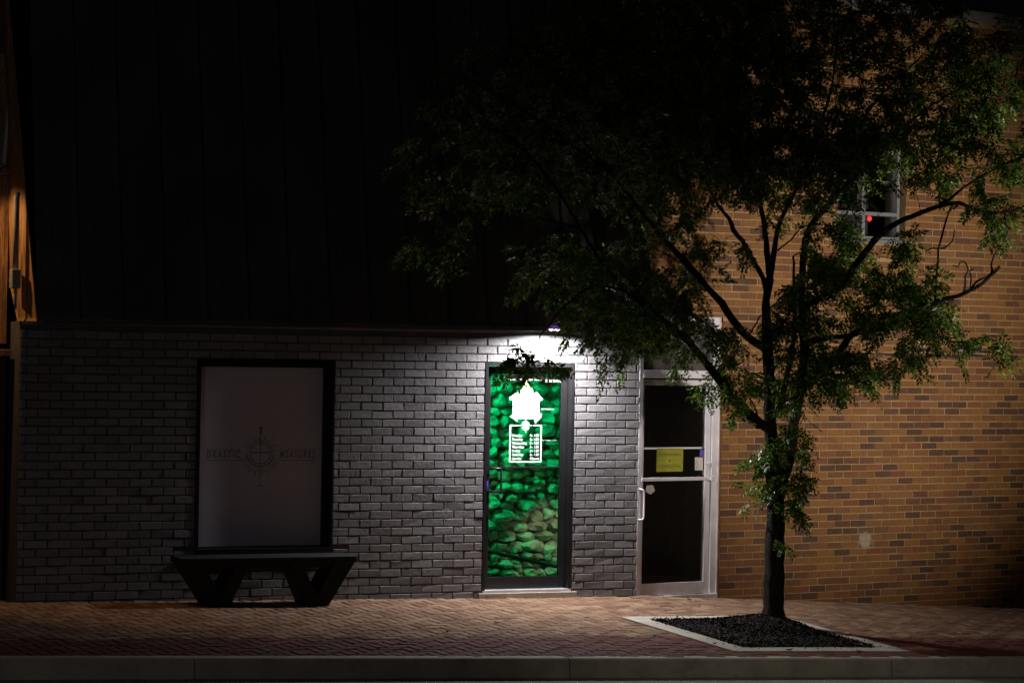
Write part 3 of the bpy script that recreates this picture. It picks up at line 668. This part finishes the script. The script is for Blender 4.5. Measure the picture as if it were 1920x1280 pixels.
# orange painted edge of the brick return
mb = MB(); mb.box(rB+.003, rB+.022, -.1, .008, -.3, DTOP-.05); mb.build('brick_edge', mat('orange_brick_edge', (.32, .13, .06), .7, .4, 18), hall)

# yellow sign hanging in the door
sgn = empty('door_sign', T, label='yellow square sign with two surnames hanging inside the aluminium door glass', category='sign')
sgw = -.020
def ts(px, py): return T.uz(px, py, sgw)
(sa, sz1), (sb, sz0) = ts(1230.5, 840), ts(1279.5, 883.5)
r = .02; ps = []
for (cx_, cz_, q0) in ((sb-r, sz1-r, 0), (sa+r, sz1-r, 90), (sa+r, sz0+r, 180), (sb-r, sz0+r, 270)):
    for k in range(5): q = math.radians(q0+k*22.5); ps.append((cx_+r*math.cos(q), cz_+r*math.sin(q)))
mb = MB(); mb.prism(ps, sgw, sgw+.010); plate = mb.build('plate', M['yellow'], sgn, bevel=.004)
hh = (sz1-sz0); cc = (sa+sb)/2; wd = sb-sa; M['sink'] = mat('sign_ink', (.06, .05, .008), .5, .1)
text('lettering', 'ZIMMERMAN', cc-.43*wd, sz1-.34*hh, .14*hh, sgw+.0105, sgn, M['sink'], width=.84*wd)
text('lettering', '&', cc-.045*wd, sz1-.60*hh, .13*hh, sgw+.0105, sgn, M['sink'], width=.085*wd)
text('lettering', 'DOVINGS P.A.', cc-.45*wd, sz1-.82*hh, .14*hh, sgw+.0105, sgn, M['sink'], width=.84*wd)

# red reflection at the upstairs window, made as a small glowing bead
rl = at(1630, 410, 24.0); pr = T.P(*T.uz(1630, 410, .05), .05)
mb = MB(); mb.add(IV*np.array([.024, .024, .03]), IF); ro = mb.build('red_reflection', M['red'], None, smooth=True, fix=False, label='tiny red glowing bead built in place of a reflection beside the upstairs window sill', category='lamp'); ro.location = pr

# ================================================================== neighbour at the left edge
nb = empty('neighbour_building', G, label='neighbouring front at the left edge, boarded above and dark brick below, lit orange', category='building')
mb = MB(); mb.box(-9.5, -6.085, -.62, -.42, -.7, 2.24); nbw = mb.build('wall', mat('dark_brown_brick', (.07, .03, .02), .8, .4, 12), nb)
mb = MB(); u = -9.5
while u < -6.1: mb.box(u, min(u+.185, -6.088), -.60, -.40-random.uniform(0, .01), 2.30, 4.9); u += .19
mb.build('boarding', M['cheek'], nb, bevel=.004)
mb = MB(); mb.box(-9.5, -6.088, -.42, -.20, 2.19, 2.25); mb.build('ledge', M['cheek'], nb, bevel=.006)
for (x0, y0, x1, y1, r) in ((-3, 327, 33, 320, .008), (-3, 314, 10, 307, .010)):
    mb = MB(); a = G.P(*G.uz(x0, y0, -.3), -.3); b = G.P(*G.uz(x1, y1, -.3), -.3); a, b = [np.array([*G.uz(*q, -.3)]) for q in ((x0, y0), (x1, y1))]
    mb.tube([(a[0]-.3, .3, a[1]-.04), (a[0], .3, a[1]), ((a[0]+b[0])/2, .3, (a[1]+b[1])/2-.006), (b[0], .3, b[1])], r, 8); mb.build('cable', M['pipe'], nb)
cd = empty('conduit_pipe', G, label='upright conduit pipe with a small box at the roof end', category='pipe')
zc0, zc1 = G.uz(40, 520, .1)[1], G.uz(38, 372, .1)[1]
mb = MB(); mb.tube([(-6.115, -.10, zc0-.28), (-6.115, -.10, zc0)], .012, 8); mb.tube([(-6.12, -.10, zc0), (-6.12, -.10, zc1), (-6.11, -.09, zc1+.05)], .027, 12); mb.build('pipe', M['pipe'], cd, smooth=True)
mb = MB(); mb.box(-6.16, -6.082, .03, .16, zc0-.10, zc0+.07); mb.build('junction_box', M['pipe'], cd, bevel=.008)
pts = [G.uz(x, y, -.35) for x, y in ((8, 306), (20, 172), (24, 140))]; mb = MB(); mb.tube([(u, .35, z) for u, z in pts], .03, 10)
o = mb.build('downpipe', M['pipe'], nb)

# ================================================================== bench
bn_root_u = G.uz(493, 1045, .35)[0]; bn_z = base_zG(bn_root_u)
bw0, bw1 = .16, .56
def gb(px, py): return G.uz(px, py, (bw0+bw1)/2)
bench = empty('bench', G, label='black wooden bench with two V shaped legs below the frosted window', category='bench')
uL = G.uz(320, 1032, bw0)[0]; uR = G.uz(669, 1045, bw1)[0]; zT = G.uz(669, 1042, bw1)[1]; gz = ground_z(G.P((uL+uR)/2, 0, .4))
print('bench', uL, uR, zT, gz)
mb = MB(); nb_ = 3; pw = (bw1-bw0)/nb_
for i in range(nb_): mb.box(uL, uR, bw0+i*pw+.003, bw0+(i+1)*pw-.003, zT-.055, zT)
mb.build('seat', M['bench'], bench, bevel=.004)
mb = MB(); mb.box(uL+.12, uR-.12, bw0+.05, bw1-.05, zT-.10, zT-.056); mb.build('rail', M['bench'], bench)
for sgn_, u0 in ((1, uL+.01), (-1, uR-.01)):
    zc = zT-.056; zg = ground_z(G.P(u0, 0, .4))-.01
    def V3(dx, t): return (u0+sgn_*dx, zc+(zg-zc)*t)
    mb = MB(); mb.prism([V3(.0, 0), V3(.19, 0), V3(.355, .72), V3(.50, 0), V3(.62, 0), V3(.455, .9), V3(.455, 1), V3(.255, 1)], bw0+.02, bw1-.02)
    mb.build('leg', M['bench'], bench, bevel=.003)

# ================================================================== honey locust tree
ZTR = TB[1]
tree = empty('locust_tree', loc=tuple(TB), label='young honey locust tree with fine leaves growing from the mulched pit', category='tree')
def W3(px, py, dz=0): return at(px, py, ZTR+dz)
R = lambda px: px/2*ZTR/FPX
limbs = []   # (list of (px,py,dz), list of widths in px)
limbs += [([(1449, 1180, 0), (1449, 1165, 0), (1450, 1120, 0), (1452, 1040, 0), (1454, 960, 0), (1452, 900, 0), (1448, 850, -.02), (1444, 794, -.03), (1443, 769, -.03), (1444, 726, 0), (1440, 670, .03), (1437, 628, .05), (1437, 590, .06), (1436, 563, .07), (1443, 522, .08)], [58, 46, 39, 36, 35, 32, 27, 24, 22, 20, 21, 18, 17, 16, 18]),
    ([(1456, 945, 0), (1468, 895, .05), (1482, 853, .08), (1488, 797, .1), (1499, 740, .12), (1504, 698, .12), (1508, 660, .1), (1505, 614, .1), (1503, 563, .12), (1505, 522, .14), (1507, 471, .16), (1517, 431, .2), (1533, 406, .24), (1553, 384, .3), (1575, 340, .35), (1592, 300, .4), (1610, 240, .5), (1655, 175, .6), (1725, 109, .7)], [24, 23, 22, 20, 19, 17, 15, 14, 13, 12, 13, 13, 12, 11, 9, 8, 6, 5, 3]),
    ([(1446, 805, 0), (1420, 790, -.1), (1381, 757, -.3), (1353, 718, -.5), (1316, 670, -.7), (1288, 634, -.85), (1265, 620, -.95), (1215, 580, -1.1), (1150, 520, -1.3), (1088, 428, -1.5), (1056, 373, -1.6), (1000, 300, -1.8), (930, 240, -1.9)], [20, 18, 16, 16, 14, 13, 11, 9, 7, 5, 5, 4, 3]),
    ([(1425, 796, -.1), (1401, 772, -.2)], [19, 17]),
    ([(1445, 775, 0), (1462, 766, .05), (1474, 712, .1), (1485, 656, .12), (1490, 614, .15), (1490, 540, .1), (1487, 480, 0)], [14, 12, 11, 10, 9, 6, 4]),
    ([(1440, 690, .03), (1452, 715, .05), (1462, 730, .05)], [10, 8, 8]),
    ([(1438, 655, .05), (1403, 632, .0), (1373, 599, -.1), (1354, 567, -.2), (1330, 543, -.3), (1291, 498, -.4), (1257, 461, -.5), (1230, 429, -.6), (1206, 402, -.7), (1150, 330, -.9), (1080, 250, -1.1)], [17, 15, 14, 14, 13, 13, 10, 8, 7, 5, 3]),
    ([(1436, 545, .08), (1430, 520, .05), (1415, 494, 0), (1393, 453, -.1), (1375, 431, -.15), (1367, 410, -.2), (1346, 384, -.25), (1320, 330, -.3), (1290, 250, -.4), (1260, 160, -.5)], [10, 10, 9, 9, 9, 7, 6, 5, 4, 3]),
    ([(1443, 522, .08), (1438, 471, .1), (1432, 421, .12), (1425, 380, .15), (1420, 320, .2), (1405, 240, .3), (1400, 140, .4), (1380, 40, .5)], [12, 11, 10, 9, 8, 6, 5, 3]),
    ([(1443, 530, .08), (1450, 482, .0), (1458, 431, -.05), (1472, 396, -.1), (1500, 340, -.2), (1530, 260, -.3), (1560, 160, -.5), (1570, 60, -.6)], [13, 11, 10, 8, 7, 6, 4, 3]),
    ([(1507, 726, .12), (1536, 705, .0), (1564, 673, -.1), (1583, 645, -.2), (1600, 625, -.3), (1645, 616, -.5), (1679, 603, -.65), (1714, 582, -.8), (1746, 571, -.9), (1780, 558, -1.0), (1812, 549, -1.1), (1852, 523, -1.2), (1876, 500, -1.25)], [17, 15, 14, 13, 12, 11, 11, 10, 9, 8, 7, 6, 3]),
    ([(1503, 640, .1), (1545, 634, -.1), (1600, 628, -.3)], [10, 9, 8]),
    ([(1507, 575, .12), (1546, 553, .0), (1581, 526, -.15), (1607, 494, -.3), (1639, 452, -.5), (1671, 425, -.6), (1711, 404, -.75), (1759, 388, -.9), (1799, 380, -1.0), (1825, 391, -1.05), (1852, 399, -1.1), (1894, 396, -1.2), (1935, 380, -1.3)], [12, 12, 12, 12, 12, 10, 9, 8, 7, 6, 5, 4, 2]),
    ([(1759, 388, -.9), (1810, 350, -.9), (1860, 320, -1), (1930, 290, -1.1)], [6, 5, 4, 3]),
    ([(1860, 513, -1.2), (1859, 494, -1.2), (1865, 478, -1.2), (1884, 449, -1.2), (1890, 430, -1.2), (1884, 407, -1.2), (1884, 390, -1.2)], [5, 4, 3, 3, 3, 2.5, 2]),
    ([(1808, 547, -1.1), (1809, 518, -1.1), (1815, 508, -1.1), (1810, 492, -1.1), (1801, 490, -1.1), (1796, 499, -1.1), (1786, 497, -1.1)], [4, 3, 3, 3, 2.5, 2.5, 2]),
    ([(1820, 543, -1.12), (1820, 520, -1.1), (1818, 509, -1.1), (1826, 503, -1.1)], [3, 2.5, 2.5, 2]),
    ([(1822, 542, -1.12), (1829, 527, -1.15), (1850, 521, -1.2), (1862, 508, -1.2), (1874, 498, -1.2)], [4, 4, 3.5, 3, 2]),
    ([(1754, 569, -.9), (1754, 529, -.85), (1759, 486, -.85), (1766, 438, -.85), (1780, 396, -.85), (1786, 385, -.85)], [5, 4.5, 4, 4, 3, 3]),
    ([(1762, 466, -.85), (1748, 466, -.8), (1735, 470, -.75)], [3, 2.5, 2]), ([(1764, 466, -.85), (1778, 460, -.9), (1788, 444, -.9), (1790, 430, -.9)], [3, 2.5, 2, 2]),
    ([(1714, 582, -.8), (1735, 610, -.85), (1756, 627, -.9), (1785, 640, -.9), (1825, 638, -.95), (1850, 630, -1), (1873, 630, -1)], [6, 5, 4, 4, 3, 2.5, 2]),
    ([(1596, 610, -.3), (1590, 592, -.3), (1583, 575, -.3)], [4, 3, 2]), ([(1505, 560, .12), (1520, 590, 0), (1533, 585, 0)], [3, 2.5, 2]),
    ([(1403, 632, 0), (1412, 615, 0), (1424, 596, 0), (1432, 580, 0)], [3, 3, 2.5, 2]), ([(1425, 796, -.1), (1418, 770, -.1), (1405, 745, -.15)], [5, 4, 3]),
    ([(1291, 498, -.4), (1270, 490, -.45), (1240, 470, -.5), (1225, 465, -.5)], [4, 3, 2, 2]), ([(1458, 470, 0), (1475, 455, 0), (1490, 440, -.05), (1500, 425, -.1)], [4, 3, 3, 2]),
    ([(1553, 384, .3), (1600, 330, .2), (1680, 250, 0), (1760, 190, -.3), (1850, 140, -.5)], [8, 7, 5, 4, 3]), ([(1405, 240, .3), (1300, 150, 0), (1180, 90, -.4), (1050, 50, -.8)], [6, 5, 4, 3]),
    ([(1150, 330, -.9), (1000, 220, -1.2), (880, 150, -1.4), (780, 130, -1.5)], [5, 4, 3, 2]), ([(1088, 428, -1.5), (980, 400, -1.6), (880, 380, -1.7), (820, 420, -1.8)], [4, 3, 3, 2]),
    ([(1265, 620, -.95), (1200, 560, -1.2), (1120, 535, -1.5), (1062, 572, -1.8), (1016, 625, -2.0), (1003, 655, -2.0)], [6, 5, 4, 3, 2, 2]), ([(1056, 373, -1.6), (950, 250, -1.2), (850, 260, -1.2)], [4, 3, 2])]
tb = MB(); nodes = []; noder = []
def resample(P, Wd):
    P = [np.array(p, float) for p in P]; out = []; rr = []
    for i in range(len(P)-1):
        L = np.linalg.norm(P[i+1]-P[i]); n = max(2, int(L/.07))
        for k in range(n):
            t = k/n; p0 = P[max(i-1, 0)]; p1 = P[i]; p2 = P[i+1]; p3 = P[min(i+2, len(P)-1)]
            q = .5*((2*p1)+(-p0+p2)*t+(2*p0-5*p1+4*p2-p3)*t*t+(-p0+3*p1-3*p2+p3)*t**3); out.append(q); rr.append(Wd[i]*(1-t)+Wd[i+1]*t)
    out.append(P[-1]); rr.append(Wd[-1]); return out, rr
for P, Wd in limbs:
    pts = [W3(*p)-TB for p in P]; pts, rr = resample(pts, [R(x) for x in Wd])
    th = len(rr) and max(rr) > R(8)
    pj = []
    for i, (p, r) in enumerate(zip(pts, rr)):
        j = rng.normal(0, .0028 if th else .004, 3) if 0 < i < len(pts)-1 else 0
        pj.append(p+j)
    rj = [r*(1+rng.normal(0, .055)) for r in rr]
    tb.tube(pj, rj, 12 if th else 6)
    for p, r in zip(pj, rr): nodes.append(p+TB); noder.append(r)
# cut end of the pruned stub
c0, c1 = W3(1401.5, 772.5, -.2)-TB, W3(1400, 771, -.205)-TB
cut = MB(); cut.tube([c0, c1], [R(17), R(15)], 12)
# leaf sprays where the crown shows foliage
blobs = [(1450, 120, 470, 190, 560, .0, .75), (1130, 190, 320, 170, 215, -.8, .6), (900, 320, 150, 100, 44, -1.4, .4), (822, 440, 55, 35, 11, -1.8, .1), (1070, 500, 100, 55, 42, -1.4, .3), (1150, 580, 80, 48, 34, -1.2, .25),
    (1172, 655, 46, 18, 6, -1.3, .15), (994, 664, 32, 14, 10, -2.0, .08), (1070, 640, 10, 6, 1, -1.8, .05), (1290, 300, 140, 90, 75, -.3, .5), (1240, 570, 80, 45, 34, -1.0, .25), (1295, 630, 55, 32, 16, -.8, .2),
    (1365, 715, 42, 46, 24, -.45, .15), (1245, 400, 60, 40, 15, -.6, .3), (1325, 470, 36, 40, 10, -.3, .2), (1290, 520, 40, 30, 12, -.5, .2), (1500, 300, 170, 100, 122, .0, .55), (1700, 260, 170, 90, 70, -.3, .5), (1860, 290, 80, 50, 26, -1, .4),
    (1550, 550, 70, 55, 46, -.1, .25), (1560, 460, 60, 60, 42, .0, .3), (1680, 560, 85, 40, 46, -.7, .2), (1740, 600, 36, 34, 22, -.85, .1), (1755, 540, 28, 18, 8, -.9, .1), (1695, 655, 22, 30, 8, -.75, .08),
    (1665, 500, 30, 22, 9, -.6, .1), (1710, 452, 60, 20, 10, -.8, .1), (1870, 385, 50, 18, 16, -1.15, .1), (1820, 636, 50, 8, 6, -.95, .04), (1860, 625, 20, 10, 4, -1, .04), (1595, 675, 52, 40, 34, -.15, .15), (1530, 700, 32, 55, 18, .05, .15),
    (1470, 715, 30, 42, 15, .0, .12), (1462, 820, 34, 48, 20, -.10, .10), (1468, 908, 40, 28, 20, -.1, .10), (1455, 1018, 12, 8, 2, -.1, .03), (1385, 615, 30, 24, 7, -.05, .1), (1460, 600, 26, 55, 12, .05, .12), (1502, 620, 20, 85, 26, .1, .12), (1400, 440, 20, 20, 4, -.1, .1)]
LEAF = .0225; twigs = []
leaf0 = []
def wall_clear(p):   # push a point in front of both facades
    for F, lim in ((G, None), (T, .18)):
        w_ = -np.dot(p-F.O, F.ey); u_ = np.dot(p-F.O, F.ex)
        if F is G:
            if u_ > .1: continue
            lim = .55
        elif u_ < -.1: continue
        if w_ < lim: p = p-F.ey*(lim-w_+rng.random()*.2)
    return p
sp = []
for (cx, cy, rx, ry, n, dz, sd) in blobs:
    for _ in range(int(n*(1.45 if n > 120 else .95))):
        for _t in range(20):
            a, b = rng.uniform(-1, 1, 2)
            if a*a+b*b <= 1: break
        if 1000 < cx+a*rx < 1075 and 580 < cy+b*ry < 634: continue
        if 1602 < cx+a*rx < 1700 and 275 < cy+b*ry < 425 and rng.random() < .6: continue
        if 1606 < cx+a*rx < 1652 and 392 < cy+b*ry < 428: continue
        sp.append(wall_clear(W3(cx+a*rx, cy+b*ry, dz+rng.normal(0, sd)*(1 if sd < .3 else 1))))
sp = np.array(sp); nodes = np.array(nodes); NL = list(nodes); 
# greedy branching: every spray hangs on the nearest branch point
cur = nodes.copy(); d0 = np.array([np.min(np.sum((cur-p)**2, 1)) for p in sp]); order = np.argsort(d0)
cap = np.zeros((len(cur)+len(sp)*4, 3)); cap[:len(cur)] = cur; nn = len(cur)
for idx in order:
    p = sp[idx]; D = np.sum((cap[:nn]-p)**2, 1); j = int(np.argmin(D)); a = cap[j]; d = math.sqrt(D[j])
    if d > .03:
        k = max(1, int(d/.14)); ps = [a+(p-a)*t+np.array([0, 0, .10*d*math.sin(math.pi*t)])+(rng.normal(0, .012, 3) if 0 < t < 1 else 0) for t in np.linspace(0, 1, k+2)]
        twigs.append((ps, d))
        for q in ps[1:-1]: cap[nn] = q; nn += 1
    dirv = p-a; dirv = dirv/(np.linalg.norm(dirv)+1e-6); leaf0.append((p, dirv))
for ps, d in twigs:
    r0 = .0022+.0035*min(d, 1.2); tb.tube([q-TB for q in ps], list(np.linspace(r0, .0014, len(ps))), 4, cap=False)
P0 = np.array([p for p, _ in leaf0]); DV = np.array([d for _, d in leaf0])
def unit(a): return a/(np.linalg.norm(a, axis=-1, keepdims=True)+1e-9)
ns = len(P0); NLF = 8; NP = 7
L = rng.uniform(.10, .26, (ns, 1, 1)); dd = unit(DV*.6+rng.normal(0, .55, (ns, 3))+np.array([0, 0, -.15]))[:, None]
t = ((np.arange(NLF)+.5)/NLF)[None, :, None]
base = P0[:, None]+dd*L*t+np.array([0, 0, -.07])*t*t
side = unit(np.cross(dd, np.array([0, 0, 1.]))); alt = np.where(np.arange(NLF) % 2, 1, -1)[None, :, None]
ld = unit(dd*.45+side*alt*rng.uniform(.5, 1, (ns, NLF, 1))+np.stack([np.zeros((ns, NLF)), np.zeros((ns, NLF)), rng.uniform(-.85, .12, (ns, NLF))], -1)+rng.normal(0, .2, (ns, NLF, 3)))
keep = rng.random((ns, NLF)) < .93
base = base[keep]; ld = ld[keep]; n_ = len(base)
LL = rng.uniform(.09, .165, (n_, 1, 1, 1)); up = np.array([0, 0, 1.])+rng.normal(0, .45, (n_, 3)); sd_ = unit(np.cross(ld, up)); nm = np.cross(sd_, ld)
tt = ((np.arange(NP)+.8)/NP)[None, :, None, None]; sg = np.array([-1, 1])[None, None, :, None]
c = base[:, None, None]+ld[:, None, None]*LL*tt+np.array([0, 0, -.03])*tt*tt
ls = LEAF*(1.15-.5*np.abs(tt-.45))*LL/.125
e = unit(sd_[:, None, None]*sg*.9+ld[:, None, None]*.42+np.array([0, 0, -.25])+rng.normal(0, .22, (n_, NP, 2, 3)))
f = unit(np.cross(e, nm[:, None, None])+rng.normal(0, .28, (n_, NP, 2, 3))); ww = ls*.44
c = np.broadcast_to(c, e.shape)
LV = np.stack([c, c+e*ls*.9+f*ww, c+e*ls*1.9, c+e*ls*.9-f*ww], 3).reshape(-1, 3)
LV = np.array(LV)-TB
print('leaflets', len(LV)//4, 'sprays', len(sp))
trunk = tb.build('trunk', M['bark'], tree, smooth=True, fix=False)
cut.build('cut_stub_end', M['cutwood'], tree)
quads('crown', LV, 4, M['leaf'], tree)

# fallen leaves on the paving, one curled leaf each
leafspots = [(1292, 1127), (1312, 1138), (1384, 1158), (1341, 1208), (1366, 1208), (1480, 1221), (1582, 1188), (1592, 1193), (1630, 1209), (1610, 1222), (1100, 1160), (838, 1187), (880, 1190), (930, 1170), (1684, 1214), (1230, 1196), (660, 1150), (1855, 1196)]
me0 = None
for i, (x, y) in enumerate(leafspots):
    p = on_ground(x, y)
    if me0 is None:
        mb = MB(); V = []
        for a in np.linspace(-1, 1, 7):
            wd_ = .016*(1-a*a)**.6+.0012
            for s_ in (-1, 0, 1): V.append((a*.032, s_*wd_, .010*a*a+.006*abs(s_)+.013))
        mb.add(V, [(i_*3+j, i_*3+j+1, i_*3+j+4, i_*3+j+3) for i_ in range(6) for j in range(2)]); o = mb.build('fallen_leaf', M['dryleaf'], None, smooth=True, fix=False); me0 = o
    else:
        o = me0.copy(); COL.objects.link(o)
    o.location = p; o.rotation_euler = (random.uniform(-.3, .3), random.uniform(-.2, .2), random.uniform(0, 6.3)); s_ = random.uniform(.5, 1.05); o.scale = (s_, s_, s_)
    o['label'] = 'small curled dry leaf lying on the paving'; o['category'] = 'leaf'; o['group'] = 'fallen leaves scattered on the paving'
print('street light px', proj(street_light.location))
